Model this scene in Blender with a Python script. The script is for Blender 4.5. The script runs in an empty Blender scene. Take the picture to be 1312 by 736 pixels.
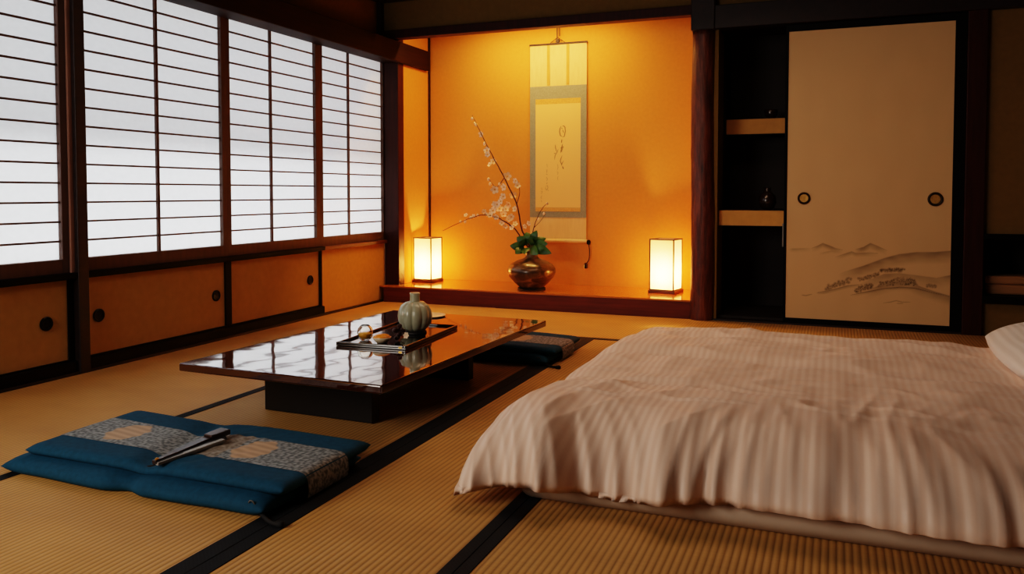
import bpy, bmesh, math, random
import numpy as np
from math import sin, cos, pi, sqrt, atan2, radians as RAD
from mathutils import Vector, Matrix, noise

random.seed(7)
rng = np.random.default_rng(11)
S = bpy.context.scene
COL = S.collection

# ------------------------------------------------------------------ camera
F_PX, CX, CY, CAM_H = 1044.0, 656.0, 289.0, 0.9
YAW, PITCH = atan2(414.0, F_PX), math.atan(42.0 / F_PX)
_R = Vector((cos(YAW), sin(YAW), 0)); _F0 = Vector((-sin(YAW), cos(YAW), 0)); _U0 = Vector((0, 0, 1))
_F = _F0 * cos(PITCH) - _U0 * sin(PITCH); _U = _U0 * cos(PITCH) + _F0 * sin(PITCH)
cam_data = bpy.data.cameras.new('camera'); cam = bpy.data.objects.new('camera', cam_data); COL.objects.link(cam)
cam.matrix_world = Matrix(((_R.x, _U.x, -_F.x, 0), (_R.y, _U.y, -_F.y, 0), (_R.z, _U.z, -_F.z, CAM_H), (0, 0, 0, 1)))
cam_data.sensor_width = 36.0; cam_data.lens = 36.0 * F_PX / 1312.0
cam_data.shift_y = (CY - 368.0) / 1312.0; cam_data.clip_start = 0.02
cam_data.dof.use_dof = False
S.camera = cam


def at(px, py, axis, v):
    """world point seen at a photo pixel on the plane axis = v (used to survey positions)"""
    d = _F + _R * ((px - CX) / F_PX) - _U * ((py - CY) / F_PX)
    o = Vector((0, 0, CAM_H)); t = (v - o[axis]) / d[axis]
    return o + d * t


# ------------------------------------------------------------------ materials
def lin(c):
    return tuple((x / 12.92 if x <= 0.04045 else ((x + 0.055) / 1.055) ** 2.4) for x in c)


def rgb(r, g, b):
    return lin((r / 255, g / 255, b / 255))


class NT:
    def __init__(s, name):
        s.m = bpy.data.materials.new(name); s.m.use_nodes = True
        s.t = s.m.node_tree; s.n = s.t.nodes; s.l = s.t.links
        s.b = s.n['Principled BSDF']; s.out = s.n['Material Output']

    def add(s, typ, **kw):
        n = s.n.new(typ)
        for k, v in kw.items():
            if k in n.inputs: n.inputs[k].default_value = v
            else: setattr(n, k, v)
        return n

    def link(s, a, b): s.l.new(a, b)

    def coords(s, scale=(1, 1, 1), obj=True):
        tc = s.add('ShaderNodeTexCoord'); mp = s.add('ShaderNodeMapping')
        mp.inputs['Scale'].default_value = scale
        s.link(tc.outputs['Object' if obj else 'UV'], mp.inputs['Vector'])
        return mp.outputs['Vector']

    def ramp(s, fac, stops):
        r = s.add('ShaderNodeValToRGB'); e = r.color_ramp.elements
        while len(e) < len(stops): e.new(0.5)
        for i, (p, c) in enumerate(stops): e[i].position = p; e[i].color = (*c, 1)
        s.link(fac, r.inputs['Fac']); return r.outputs['Color']

    def bump(s, h, strength=0.3, dist=0.01, prev=None):
        b = s.add('ShaderNodeBump'); b.inputs['Strength'].default_value = strength; b.inputs['Distance'].default_value = dist
        s.link(h, b.inputs['Height'])
        if prev: s.link(prev, b.inputs['Normal'])
        return b.outputs['Normal']


def mat(name, c, rough=0.6, metal=0.0, var=0.12, scale=(8, 8, 8), bump=0.0, coat=0.0, spec=0.5, detail=4, bdist=0.005):
    """plain coloured surface broken up by noise"""
    k = NT(name); v = k.coords(scale)
    nz = k.add('ShaderNodeTexNoise', Scale=1.0, Detail=float(detail)); k.link(v, nz.inputs['Vector'])
    lo = tuple(x * (1 - var) for x in c); hi = tuple(min(1, x * (1 + var)) for x in c)
    k.link(k.ramp(nz.outputs['Fac'], [(0.3, lo), (0.7, hi)]), k.b.inputs['Base Color'])
    k.b.inputs['Roughness'].default_value = rough; k.b.inputs['Metallic'].default_value = metal
    k.b.inputs['Coat Weight'].default_value = coat; k.b.inputs['Coat Roughness'].default_value = 0.05
    k.b.inputs['Specular IOR Level'].default_value = spec
    if bump: k.link(k.bump(nz.outputs['Fac'], bump, bdist), k.b.inputs['Normal'])
    return k.m


def glass(name, c, rough=0.02, ior=1.45):
    k = NT(name)
    k.b.inputs['Base Color'].default_value = (*c, 1); k.b.inputs['Transmission Weight'].default_value = 1
    k.b.inputs['Roughness'].default_value = rough; k.b.inputs['IOR'].default_value = ior
    return k.m


M = {}
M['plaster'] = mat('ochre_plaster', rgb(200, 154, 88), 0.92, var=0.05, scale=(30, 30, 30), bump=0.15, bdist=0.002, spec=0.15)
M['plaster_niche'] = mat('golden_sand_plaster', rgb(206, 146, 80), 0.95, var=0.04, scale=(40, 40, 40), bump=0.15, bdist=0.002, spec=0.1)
M['plaster_dark'] = mat('shaded_plaster', rgb(128, 102, 58), 0.95, var=0.05, scale=(30, 30, 30), spec=0.1)  # ochre plaster with the dimness of shaded walls mixed into its colour
M['wood_red'] = mat('red_brown_wood', rgb(58, 19, 11), 0.5, var=0.3, scale=(40, 40, 3), bump=0.05, spec=0.25)
M['wood_dark'] = mat('dark_stained_wood', rgb(36, 17, 12), 0.5, var=0.3, scale=(30, 2, 30), bump=0.05)
M['fascia'] = mat('red_brown_platform_edge', rgb(104, 42, 22), 0.45, var=0.25, scale=(3, 40, 40), spec=0.3)
M['wood_beam'] = mat('dark_red_beam_wood', rgb(38, 14, 9), 0.6, var=0.3, scale=(40, 3, 40), bump=0.05, spec=0.2)
M['wood_black'] = mat('black_lacquered_wood', rgb(10, 8, 8), 0.6, var=0.25, spec=0.12, scale=(20, 3, 20))
M['wood_closet'] = mat('black_brown_closet_wood', rgb(38, 24, 16), 0.7, var=0.25, scale=(20, 20, 3))
M['lattice'] = mat('dark_cedar_lattice', rgb(84, 58, 48), 0.6, var=0.2, scale=(30, 30, 5))
M['sill'] = mat('brown_sill_wood', rgb(96, 52, 30), 0.45, var=0.25, scale=(30, 2, 30))
M['strip'] = mat('pale_brown_wood', rgb(150, 112, 98), 0.5, var=0.1)
M['ceil'] = mat('dark_ceiling_boards', rgb(50, 32, 22), 0.7, var=0.2, scale=(4, 30, 4))
M['cupboard_paper'] = mat('straw_coloured_paper', rgb(176, 140, 84), 0.85, var=0.05, scale=(25, 25, 25), spec=0.2)
M['shelf_face'] = mat('pale_shelf_edge', rgb(205, 155, 85), 0.7, var=0.06, scale=(20, 20, 20))
M['handle_black'] = mat('blackened_metal', rgb(26, 24, 24), 0.35, metal=0.6, var=0.2)
M['handle_rim'] = mat('dark_bronze', rgb(60, 44, 22), 0.4, metal=0.6, var=0.2)
M['handle_gold'] = mat('aged_brass', rgb(200, 160, 90), 0.4, metal=0.6, var=0.2, scale=(60, 60, 60))
M['lacquer_leg'] = mat('black_lacquer', rgb(14, 8, 7), 0.35, var=0.15)
M['tray'] = mat('black_tray_lacquer', rgb(16, 10, 9), 0.16, var=0.2, coat=0.6)
M['celadon'] = mat('celadon_glaze', rgb(176, 176, 152), 0.32, var=0.12, scale=(14, 14, 14), coat=0.4)
M['celadon_foot'] = mat('dark_unglazed_foot', rgb(30, 20, 16), 0.6)
M['teal'] = mat('teal_cotton', rgb(20, 74, 100), 0.8, var=0.14, scale=(60, 60, 60), bump=0.12, bdist=0.002, spec=0.25)
M['cord'] = mat('black_cord', rgb(16, 15, 16), 0.8)
M['cord_grey'] = mat('grey_cord', rgb(110, 108, 104), 0.8)
M['fan_wood'] = mat('dark_lacquered_bamboo', rgb(44, 20, 12), 0.4, var=0.3, scale=(20, 20, 60), coat=0.15)
M['fan_leaf'] = mat('dark_fan_paper', rgb(30, 26, 28), 0.5)
M['fan_edge'] = mat('pale_fan_edge', rgb(150, 150, 148), 0.4)
M['mattress'] = mat('white_mattress_cotton', rgb(196, 176, 158), 0.9, var=0.03, scale=(10, 10, 10), spec=0.1)
M['scroll_paper'] = mat('cream_silk', rgb(222, 190, 138), 0.85, var=0.05, scale=(60, 60, 10), spec=0.1)
M['scroll_blue'] = mat('grey_green_brocade', rgb(138, 144, 134), 0.85, var=0.16, scale=(140, 20, 140), spec=0.1)
M['scroll_band'] = mat('gold_brocade_band', rgb(208, 164, 100), 0.8, var=0.2, scale=(150, 20, 150), spec=0.1)
M['scroll_ribbon'] = mat('tan_hanging_ribbon', rgb(196, 152, 92), 0.85, var=0.1, spec=0.1)
M['leaf'] = mat('green_leaf', rgb(52, 92, 40), 0.4, var=0.35, scale=(30, 30, 30))
M['twig'] = mat('brown_twig', rgb(74, 48, 30), 0.8, var=0.3, scale=(80, 80, 80))
M['petal'] = mat('pale_pink_petal', rgb(250, 218, 186), 0.7, var=0.06, scale=(50, 50, 50))
M['petal_core'] = mat('yellow_stamen', rgb(220, 170, 80), 0.7)
M['lamp_frame'] = mat('brown_lamp_frame', rgb(70, 42, 22), 0.5, var=0.2)
M['lamp_base'] = mat('dark_wood_lamp_base', rgb(84, 48, 24), 0.4, var=0.2)
M['amber'] = mat('amber_syrup', rgb(225, 165, 50), 0.2, var=0.2, coat=0.5)
M['orange_food'] = mat('orange_filling', rgb(255, 150, 20), 0.35, var=0.2, scale=(80, 80, 80), bump=0.3, coat=0.3)
M['bowl'] = mat('cream_porcelain', rgb(225, 205, 175), 0.3)
M['berry'] = mat('dark_red_berry', rgb(56, 24, 18), 0.35, var=0.3, scale=(60, 60, 60))
M['gold'] = mat('gold_leaf_inlay', rgb(200, 150, 60), 0.35, metal=0.8, var=0.15)
M['plate'] = mat('cream_plate_glaze', rgb(250, 225, 180), 0.3, var=0.03)
M['jar_dark'] = mat('dark_iron_glaze', rgb(46, 28, 22), 0.25, var=0.3, scale=(20, 20, 20), coat=0.4)
M['box'] = mat('brown_box_wood', rgb(170, 124, 80), 0.6, var=0.2, scale=(4, 30, 30))
M['grey_plate'] = mat('grey_metal_pull', rgb(120, 120, 118), 0.4, metal=0.3)
M['stem_green'] = mat('green_stem', rgb(110, 110, 50), 0.6)
M['clear'] = glass('clear_glass', (1.0, 0.98, 0.92), 0.02, 1.18)


def m_tatami(name, c, c2):
    k = NT(name); v = k.coords((1, 1, 1))
    sx = k.add('ShaderNodeSeparateXYZ'); k.link(v, sx.inputs['Vector'])
    mu = k.add('ShaderNodeMath', operation='MULTIPLY'); mu.inputs[1].default_value = 2 * pi / 0.0185; k.link(sx.outputs['X'], mu.inputs[0])
    sn = k.add('ShaderNodeMath', operation='SINE'); k.link(mu.outputs[0], sn.inputs[0])
    ma = k.add('ShaderNodeMapRange'); ma.inputs['From Min'].default_value = -1; k.link(sn.outputs[0], ma.inputs['Value'])
    pw = k.add('ShaderNodeMath', operation='POWER'); pw.inputs[1].default_value = 0.55; k.link(ma.outputs[0], pw.inputs[0])
    # rush stems run across the ribs
    v2 = k.coords((5, 420, 5)); nz = k.add('ShaderNodeTexNoise', Scale=1.0, Detail=2.0); k.link(v2, nz.inputs['Vector'])
    v3 = k.coords((1.3, 2.2, 1)); n3 = k.add('ShaderNodeTexNoise', Scale=1.5, Detail=3.0); k.link(v3, n3.inputs['Vector'])
    base = k.ramp(n3.outputs['Fac'], [(0.3, c), (0.7, c2)])
    mx = k.add('ShaderNodeMixRGB', blend_type='MULTIPLY'); mx.inputs['Fac'].default_value = 0.5
    k.link(base, mx.inputs['Color1'])
    k.link(k.ramp(pw.outputs[0], [(0.0, (0.28, 0.22, 0.16)), (0.8, (1, 1, 1))]), mx.inputs['Color2'])
    m2 = k.add('ShaderNodeMixRGB', blend_type='MULTIPLY'); m2.inputs['Fac'].default_value = 0.3
    k.link(mx.outputs['Color'], m2.inputs['Color1']); k.link(k.ramp(nz.outputs['Fac'], [(0.3, (0.7, 0.66, 0.6)), (0.7, (1, 1, 1))]), m2.inputs['Color2'])
    k.link(m2.outputs['Color'], k.b.inputs['Base Color'])
    k.b.inputs['Roughness'].default_value = 0.55; k.b.inputs['Specular IOR Level'].default_value = 0.35
    k.link(k.bump(pw.outputs[0], 0.45, 0.003, k.bump(nz.outputs['Fac'], 0.15, 0.001)), k.b.inputs['Normal'])
    return k.m


M['tatami'] = m_tatami('woven_rush', rgb(196, 150, 88), rgb(214, 166, 100))


def m_border():
    k = NT('black_cloth_binding'); v = k.coords((160, 160, 160))
    w = k.add('ShaderNodeTexChecker', Scale=1.0); k.link(v, w.inputs['Vector'])
    w.inputs['Color1'].default_value = (*rgb(20, 22, 26), 1); w.inputs['Color2'].default_value = (*rgb(27, 30, 34), 1)
    k.link(w.outputs['Color'], k.b.inputs['Base Color']); k.b.inputs['Roughness'].default_value = 0.7
    k.b.inputs['Specular IOR Level'].default_value = 0.25
    return k.m


M['border'] = m_border()


def m_paper(name, c, trans=0.75, transp=0.0, tint=(1, 1, 1)):
    """translucent handmade paper with faint fibres"""
    k = NT(name); v = k.coords((1, 9, 14))
    nz = k.add('ShaderNodeTexNoise', Scale=3.0, Detail=6.0); k.link(v, nz.inputs['Vector'])
    colr = k.ramp(nz.outputs['Fac'], [(0.3, tuple(x * 0.95 for x in c)), (0.7, c)])
    k.n.remove(k.b)
    df = k.add('ShaderNodeBsdfDiffuse'); tr = k.add('ShaderNodeBsdfTranslucent')
    k.link(colr, df.inputs['Color']); k.link(colr, tr.inputs['Color'])
    mx = k.add('ShaderNodeMixShader'); mx.inputs['Fac'].default_value = trans
    k.link(df.outputs[0], mx.inputs[1]); k.link(tr.outputs[0], mx.inputs[2])
    last = mx
    if transp:
        tp = k.add('ShaderNodeBsdfTransparent'); tp.inputs['Color'].default_value = (*tint, 1)
        m2 = k.add('ShaderNodeMixShader'); m2.inputs['Fac'].default_value = transp
        k.link(mx.outputs[0], m2.inputs[1]); k.link(tp.outputs[0], m2.inputs[2]); last = m2
    k.link(last.outputs[0], k.out.inputs['Surface'])
    return k.m


M['shoji_paper'] = m_paper('shoji_paper', (0.93, 0.94, 0.94))
M['lamp_paper'] = m_paper('lantern_paper', (1.0, 0.93, 0.80), 0.8, 0.35, (1.0, 0.85, 0.6))


def m_lacquer():
    k = NT('brown_lacquer'); v = k.coords((1, 1, 1))
    nz = k.add('ShaderNodeTexNoise', Scale=7.0, Detail=1.0, Roughness=0.4); k.link(v, nz.inputs['Vector'])
    k.b.inputs['Base Color'].default_value = (*rgb(62, 26, 14), 1)
    k.b.inputs['Roughness'].default_value = 0.06; k.b.inputs['Coat Weight'].default_value = 1.0
    k.b.inputs['Coat Roughness'].default_value = 0.03; k.b.inputs['Specular IOR Level'].default_value = 0.7
    n = k.bump(nz.outputs['Fac'], 0.08, 0.012)
    k.link(n, k.b.inputs['Normal']); k.link(n, k.b.inputs['Coat Normal'])
    return k.m


M['lacquer'] = m_lacquer()


def m_bark():
    k = NT('bark_log'); v = k.coords((30, 30, 4))
    nz = k.add('ShaderNodeTexNoise', Scale=1.2, Detail=6.0, Roughness=0.65); k.link(v, nz.inputs['Vector'])
    k.link(k.ramp(nz.outputs['Fac'], [(0.3, rgb(46, 20, 12)), (0.55, rgb(104, 50, 30)), (0.75, rgb(142, 78, 48))]), k.b.inputs['Base Color'])
    k.b.inputs['Roughness'].default_value = 0.45
    k.link(k.bump(nz.outputs['Fac'], 0.6, 0.012), k.b.inputs['Normal'])
    return k.m


M['bark'] = m_bark()


def m_platform():
    k = NT('glossy_alcove_board'); v = k.coords((1.2, 30, 30))
    nz = k.add('ShaderNodeTexNoise', Scale=1.6, Detail=5.0); k.link(v, nz.inputs['Vector'])
    k.link(k.ramp(nz.outputs['Fac'], [(0.3, rgb(170, 98, 40)), (0.7, rgb(196, 122, 54))]), k.b.inputs['Base Color'])
    k.b.inputs['Roughness'].default_value = 0.16; k.b.inputs['Coat Weight'].default_value = 0.5; k.b.inputs['Coat Roughness'].default_value = 0.08
    return k.m


M['platform'] = m_platform()


def m_stripe(name, lo, hi):
    """white satin with woven stripes; UV x is metres along the cloth"""
    k = NT(name); tc = k.add('ShaderNodeTexCoord'); sx = k.add('ShaderNodeSeparateXYZ')
    k.link(tc.outputs['UV'], sx.inputs['Vector'])
    mu = k.add('ShaderNodeMath', operation='MULTIPLY'); mu.inputs[1].default_value = 2 * pi / 0.027; k.link(sx.outputs['X'], mu.inputs[0])
    sn = k.add('ShaderNodeMath', operation='SINE'); k.link(mu.outputs[0], sn.inputs[0])
    mr = k.add('ShaderNodeMapRange'); mr.inputs['From Min'].default_value = -0.8; mr.inputs['From Max'].default_value = 0.8
    k.link(sn.outputs[0], mr.inputs['Value'])
    k.link(k.ramp(mr.outputs[0], [(0, lo), (1, hi)]), k.b.inputs['Base Color'])
    rr = k.add('ShaderNodeMapRange'); rr.inputs['To Min'].default_value = 0.75; rr.inputs['To Max'].default_value = 0.45
    k.link(mr.outputs[0], rr.inputs['Value']); k.link(rr.outputs[0], k.b.inputs['Roughness'])
    k.b.inputs['Specular IOR Level'].default_value = 0.3
    k.b.inputs['Sheen Weight'].default_value = 0.15
    v = k.coords((9, 9, 9)); nz = k.add('ShaderNodeTexNoise', Scale=2.0, Detail=4.0); k.link(v, nz.inputs['Vector'])
    k.link(k.bump(nz.outputs['Fac'], 0.15, 0.01), k.b.inputs['Normal'])
    return k.m


M['satin'] = m_stripe('striped_warm_white_satin', rgb(230, 199, 180), rgb(241, 214, 197))
M['satin_pillow'] = m_stripe('striped_white_satin', rgb(220, 214, 208), rgb(238, 233, 228))


def m_vcol(name, rough=0.8, spec=0.15):
    k = NT(name); a = k.add('ShaderNodeVertexColor'); a.layer_name = 'Col'
    k.link(a.outputs['Color'], k.b.inputs['Base Color']); k.b.inputs['Roughness'].default_value = rough
    k.b.inputs['Specular IOR Level'].default_value = spec
    return k.m


M['ink'] = m_vcol('ink_on_paper')
M['brocade'] = m_vcol('silver_brocade', 0.6, 0.4)


def m_bronze():
    k = NT('mottled_bronze_glaze'); v = k.coords((7, 7, 16))
    nz = k.add('ShaderNodeTexNoise', Scale=1.3, Detail=6.0, Distortion=1.2); k.link(v, nz.inputs['Vector'])
    k.link(k.ramp(nz.outputs['Fac'], [(0.35, rgb(58, 42, 26)), (0.55, rgb(104, 80, 50)), (0.72, rgb(160, 130, 82))]), k.b.inputs['Base Color'])
    k.b.inputs['Roughness'].default_value = 0.32; k.b.inputs['Metallic'].default_value = 0.15; k.b.inputs['Coat Weight'].default_value = 0.4
    return k.m


M['bronze'] = m_bronze()

# ------------------------------------------------------------------ mesh helpers
def B(): return bmesh.new()


def box(bm, x0, x1, y0, y1, z0, z1):
    v = [bm.verts.new(p) for p in ((x0, y0, z0), (x1, y0, z0), (x1, y1, z0), (x0, y1, z0), (x0, y0, z1), (x1, y0, z1), (x1, y1, z1), (x0, y1, z1))]
    for f in ((0, 3, 2, 1), (4, 5, 6, 7), (0, 1, 5, 4), (1, 2, 6, 5), (2, 3, 7, 6), (3, 0, 4, 7)): bm.faces.new([v[i] for i in f])
    return bm


def boxes(*bs):
    bm = B()
    for b in bs: box(bm, *b)
    return bm


def lathe(bm, prof, n=40, c=(0, 0, 0), lobes=0, amp=0.0, axis='z'):
    rings = []
    for r, z in prof:
        ring = []
        for i in range(n):
            a = 2 * pi * i / n; k = 1.0
            if lobes: k = 1 - amp * (1 - abs(sin(lobes * a / 2)) ** 0.7)
            p = (r * k * cos(a), r * k * sin(a), z)
            if axis == 'y': p = (p[0], -p[2], p[1])
            if axis == 'x': p = (p[2], p[0], p[1])
            ring.append(bm.verts.new((c[0] + p[0], c[1] + p[1], c[2] + p[2])))
        rings.append(ring)
    for a, b in zip(rings, rings[1:]):
        for i in range(n): bm.faces.new((a[i], a[(i + 1) % n], b[(i + 1) % n], b[i]))
    bm.faces.new(rings[0][::-1]); bm.faces.new(rings[-1])
    return bm


def tube(bm, pts, r, n=8):
    pts = [Vector(p) for p in pts]; N = len(pts)
    rr = r if isinstance(r, (list, tuple)) else [r] * N
    rings = []; up = Vector((0.13, 0.21, 1)).normalized()
    for i, p in enumerate(pts):
        t = (pts[min(i + 1, N - 1)] - pts[max(i - 1, 0)]).normalized()
        a = t.cross(up)
        if a.length < 1e-3: a = t.cross(Vector((1, 0, 0)))
        a.normalize(); b = t.cross(a)
        rings.append([bm.verts.new(p + (a * cos(2 * pi * k / n) + b * sin(2 * pi * k / n)) * rr[i]) for k in range(n)])
    for a, b in zip(rings, rings[1:]):
        for k in range(n): bm.faces.new((a[k], a[(k + 1) % n], b[(k + 1) % n], b[k]))
    bm.faces.new(rings[0][::-1]); bm.faces.new(rings[-1])
    return bm


def ball(bm, c, r, sz=1.0, seg=12):
    bmesh.ops.create_uvsphere(bm, u_segments=seg, v_segments=max(6, seg // 2), radius=r, matrix=Matrix.Translation(c) @ Matrix.Diagonal((1, 1, sz, 1)))
    return bm


def spline(pts, n=6):
    """Catmull-Rom through pts"""
    P = [Vector(p) for p in pts]; P = [P[0]] + P + [P[-1]]; out = []
    for i in range(1, len(P) - 2):
        for k in range(n):
            t = k / n
            out.append(0.5 * ((2 * P[i]) + (P[i + 1] - P[i - 1]) * t + (2 * P[i - 1] - 5 * P[i] + 4 * P[i + 1] - P[i + 2]) * t * t + (3 * P[i] - P[i - 1] - 3 * P[i + 1] + P[i + 2]) * t ** 3))
    out.append(P[-2]); return out


def origin_of(o):
    v = Vector((0, 0, 0))
    while o is not None: v += o.location; o = o.parent
    return v


def obj(name, bm, m, parent=None, bevel=0.0, smooth=False, loc=None, seg=2):
    """link a bmesh as one object; geometry is given in world coordinates and re-based on its parent"""
    if isinstance(bm, bmesh.types.BMesh):
        bmesh.ops.recalc_face_normals(bm, faces=bm.faces[:])
        me = bpy.data.meshes.new(name); bm.to_mesh(me); bm.free()
    else: me = bm
    base = Vector(loc) if loc is not None else origin_of(parent)
    if base.length: me.transform(Matrix.Translation(-base))
    o = bpy.data.objects.new(name, me); COL.objects.link(o)
    if parent is not None: o.parent = parent
    elif loc is not None: o.location = loc
    me.materials.append(m)
    if smooth:
        for p in me.polygons: p.use_smooth = True
    if bevel:
        bv = o.modifiers.new('bevel', 'BEVEL'); bv.width = bevel; bv.segments = seg; bv.limit_method = 'ANGLE'; bv.angle_limit = RAD(40)
        bv.harden_normals = False
    return o


def tag(o, label, cat, group=None, kind=None):
    o['label'] = label; o['category'] = cat
    if group: o['group'] = group
    if kind: o['kind'] = kind
    return o


def thing(name, label, cat, loc=(0, 0, 0), group=None, kind=None):
    o = bpy.data.objects.new(name, None); COL.objects.link(o); o.location = loc; o.empty_display_size = 0.1
    return tag(o, label, cat, group, kind)


def struct(name, bm, m, label, cat, **kw):
    return tag(obj(name, bm, m, **kw), label, cat, kind='structure')


def dup(root, loc, rotz, label):
    r = root.copy(); COL.objects.link(r); r.location = loc; r.rotation_euler = (0, 0, rotz); r['label'] = label
    for ch in list(root.children):
        c = ch.copy(); COL.objects.link(c); c.parent = r
        for g in ch.children:
            d = g.copy(); COL.objects.link(d); d.parent = c
    return r


# ------------------------------------------------------------------ room shell
WX, BY = -3.5, 5.85           # left wall face, plane of the closet / alcove fronts
Y0, X1, ZC = -1.6, 3.2, 2.45  # rear wall, right wall, ceiling
struct('floor', boxes((WX - 0.2, X1 + 0.1, Y0 - 0.1, 6.7, -0.12, -0.03)), M['wood_closet'], 'sub floor below the tatami mats', 'floor')
struct('ceiling', boxes((WX - 0.2, X1 + 0.1, Y0 - 0.1, BY + 0.04, ZC, ZC + 0.08), (WX - 0.2, X1 + 0.1, BY + 0.04, 6.7, ZC + 0.001, ZC + 0.08)), M['ceil'], 'dark boarded ceiling', 'ceiling')
struct('wall_left', boxes((WX - 0.14, WX - 0.036, 1.90, 5.02, -0.03, 0.5), (WX - 0.14, WX + 0.0, 5.022, 5.93, -0.03, 0.495),
       (WX - 0.14, WX, Y0, 1.90, -0.03, ZC), (WX - 0.14, WX, 5.965, 6.6, -0.03, 2.03)),
       M['plaster'], 'ochre plaster wall holding the paper screens', 'wall')
struct('wall_left_upper', boxes((WX - 0.14, WX, 1.90, 6.6, 2.03, ZC)), M['plaster_dark'], 'plaster in a shaded tone above the beam over the screens', 'wall')
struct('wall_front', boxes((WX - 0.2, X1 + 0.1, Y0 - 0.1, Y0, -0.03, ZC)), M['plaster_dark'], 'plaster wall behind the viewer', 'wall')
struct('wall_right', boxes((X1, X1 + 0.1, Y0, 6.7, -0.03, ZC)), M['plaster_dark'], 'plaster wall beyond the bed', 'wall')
# back wall: high strips above lintel, right hand wall with the recess, closet back
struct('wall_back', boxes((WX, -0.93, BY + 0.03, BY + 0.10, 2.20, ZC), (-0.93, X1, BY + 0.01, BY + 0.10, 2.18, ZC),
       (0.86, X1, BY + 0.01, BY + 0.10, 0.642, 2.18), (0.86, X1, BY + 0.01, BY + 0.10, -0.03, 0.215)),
       M['plaster_dark'], 'upper plaster in a shaded tone above the lintels and right of the post', 'wall')
# picture alcove shell
struct('wall_alcove_back', boxes((-3.37, -0.95, 6.50, 6.60, 0.0, ZC)), M['plaster_niche'], 'golden plaster back wall of the picture alcove', 'wall')
struct('wall_alcove_left', boxes((WX, -3.37, 6.0, 6.60, 0.133, ZC)), M['plaster_niche'], 'golden plaster left side of the picture alcove', 'wall')
struct('wall_alcove_right', boxes((-0.944, -0.80, 5.93, 6.60, 0.0, ZC)), M['plaster_niche'], 'golden plaster right side of the picture alcove', 'wall')
struct('trim_1', boxes((-3.375, -3.355, 6.478, 6.498, 0.13, ZC)), M['wood_dark'], 'thin dark corner strip of the alcove', 'trim')
struct('trim_2', boxes((WX, -0.93, BY, BY + 0.09, 2.152, 2.222)), M['wood_red'], 'red-brown lintel across the alcove top', 'lintel', bevel=0.004)
struct('trim_3', boxes((WX, -3.365, 5.935, 6.03, 0.13, 2.2)), M['wood_red'], 'red-brown post where screens meet alcove', 'post', bevel=0.004)
struct('trim_4', boxes((WX, -3.33, -1.55, 6.44, 1.97, 2.137)), M['wood_beam'], 'deep red-brown beam over the paper screens', 'beam', bevel=0.006)
struct('trim_5', boxes((WX, -3.46, BY - 0.02, BY + 0.04, 2.137, ZC)), M['wood_dark'], 'dark short corner post above the beam', 'post')
# right of the log pillar
struct('trim_6', boxes((-0.80, X1, BY - 0.05, BY + 0.06, 2.035, 2.195)), M['wood_dark'], 'dark beam over the closet', 'beam', bevel=0.004)
struct('trim_7', boxes((0.757, 0.868, BY - 0.03, BY + 0.10, -0.03, 2.036)), M['wood_red'], 'red-brown post right of the painted door', 'post', bevel=0.004)
struct('trim_8', boxes((-0.79, 0.757, BY - 0.02, BY + 0.07, -0.03, 0.012)), M['wood_dark'], 'dark threshold below the painted door', 'threshold')
struct('trim_9', boxes((-0.785, -0.755, 6.14, 6.20, 0.03, 2.04)), M['wood_black'], 'thin black upright inside the closet', 'post')
# closet interior
struct('wall_closet', boxes((-0.80, 0.86, 6.56, 6.62, 0.0, ZC), (0.757, 0.86, BY + 0.10, 6.56, 0.0, ZC), (-0.80, -0.77, 6.20, 6.56, 0.0, ZC),
       (-0.80, 0.86, BY + 0.07, 6.56, -0.03, 0.028), (-0.80, 0.86, BY + 0.10, 6.56, 2.10, 2.14)),
       M['wood_closet'], 'dark wooden closet interior', 'wall')
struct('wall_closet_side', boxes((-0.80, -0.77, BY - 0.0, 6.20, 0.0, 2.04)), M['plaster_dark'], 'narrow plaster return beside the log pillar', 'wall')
# recess on the right
struct('wall_recess', boxes((0.868, X1, 6.32, 6.38, 0.15, 0.70), (0.868, 0.89, BY + 0.10, 6.32, 0.2, 0.66)), M['wood_closet'], 'dark back of the recess right of the post', 'wall')
struct('trim_10', boxes((0.868, X1, BY - 0.03, 6.32, 0.605, 0.642)), M['wood_black'], 'black ledge above the recess', 'ledge', bevel=0.003)
struct('trim_11', boxes((0.868, X1, BY - 0.03, 6.32, 0.205, 0.252)), M['wood_black'], 'black ledge below the recess', 'ledge', bevel=0.003)

# ------------------------------------------------------------------ paper screen windows in the left wall
def window(n, y0, y1, py0, py1, mid, label, xo=0.0):
    w = thing('window_%d' % n, label, 'window', (WX, y0, 0.5), kind='structure')
    xb, xf = WX - 0.034 + xo, WX + xo
    obj('paper', boxes((xb + 0.006, xb + 0.009, py0, py1, 0.57, 1.985)), M['shoji_paper'], w)
    obj('frame', boxes((xb, xf, y0, py0, 0.505, 2.03), (xb, xf, py1, y1, 0.505, 2.03), (xb, xf, py0, py1, 0.505, 0.573), (xb, xf, py0, py1, 1.985, 2.03)), M['lattice'], w, bevel=0.002)
    bm = B()
    for k in range(1, 15):
        z = 0.566 + 0.0953 * k
        if z < 1.97: box(bm, xb + 0.010, xb + 0.022, py0, py1, z - 0.0048, z + 0.0048)
    if mid: box(bm, xb + 0.009, xb + 0.024, mid - 0.0085, mid + 0.0085, 0.573, 1.985)
    obj('lattice', bm, M['lattice'], w)
    return w


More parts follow.
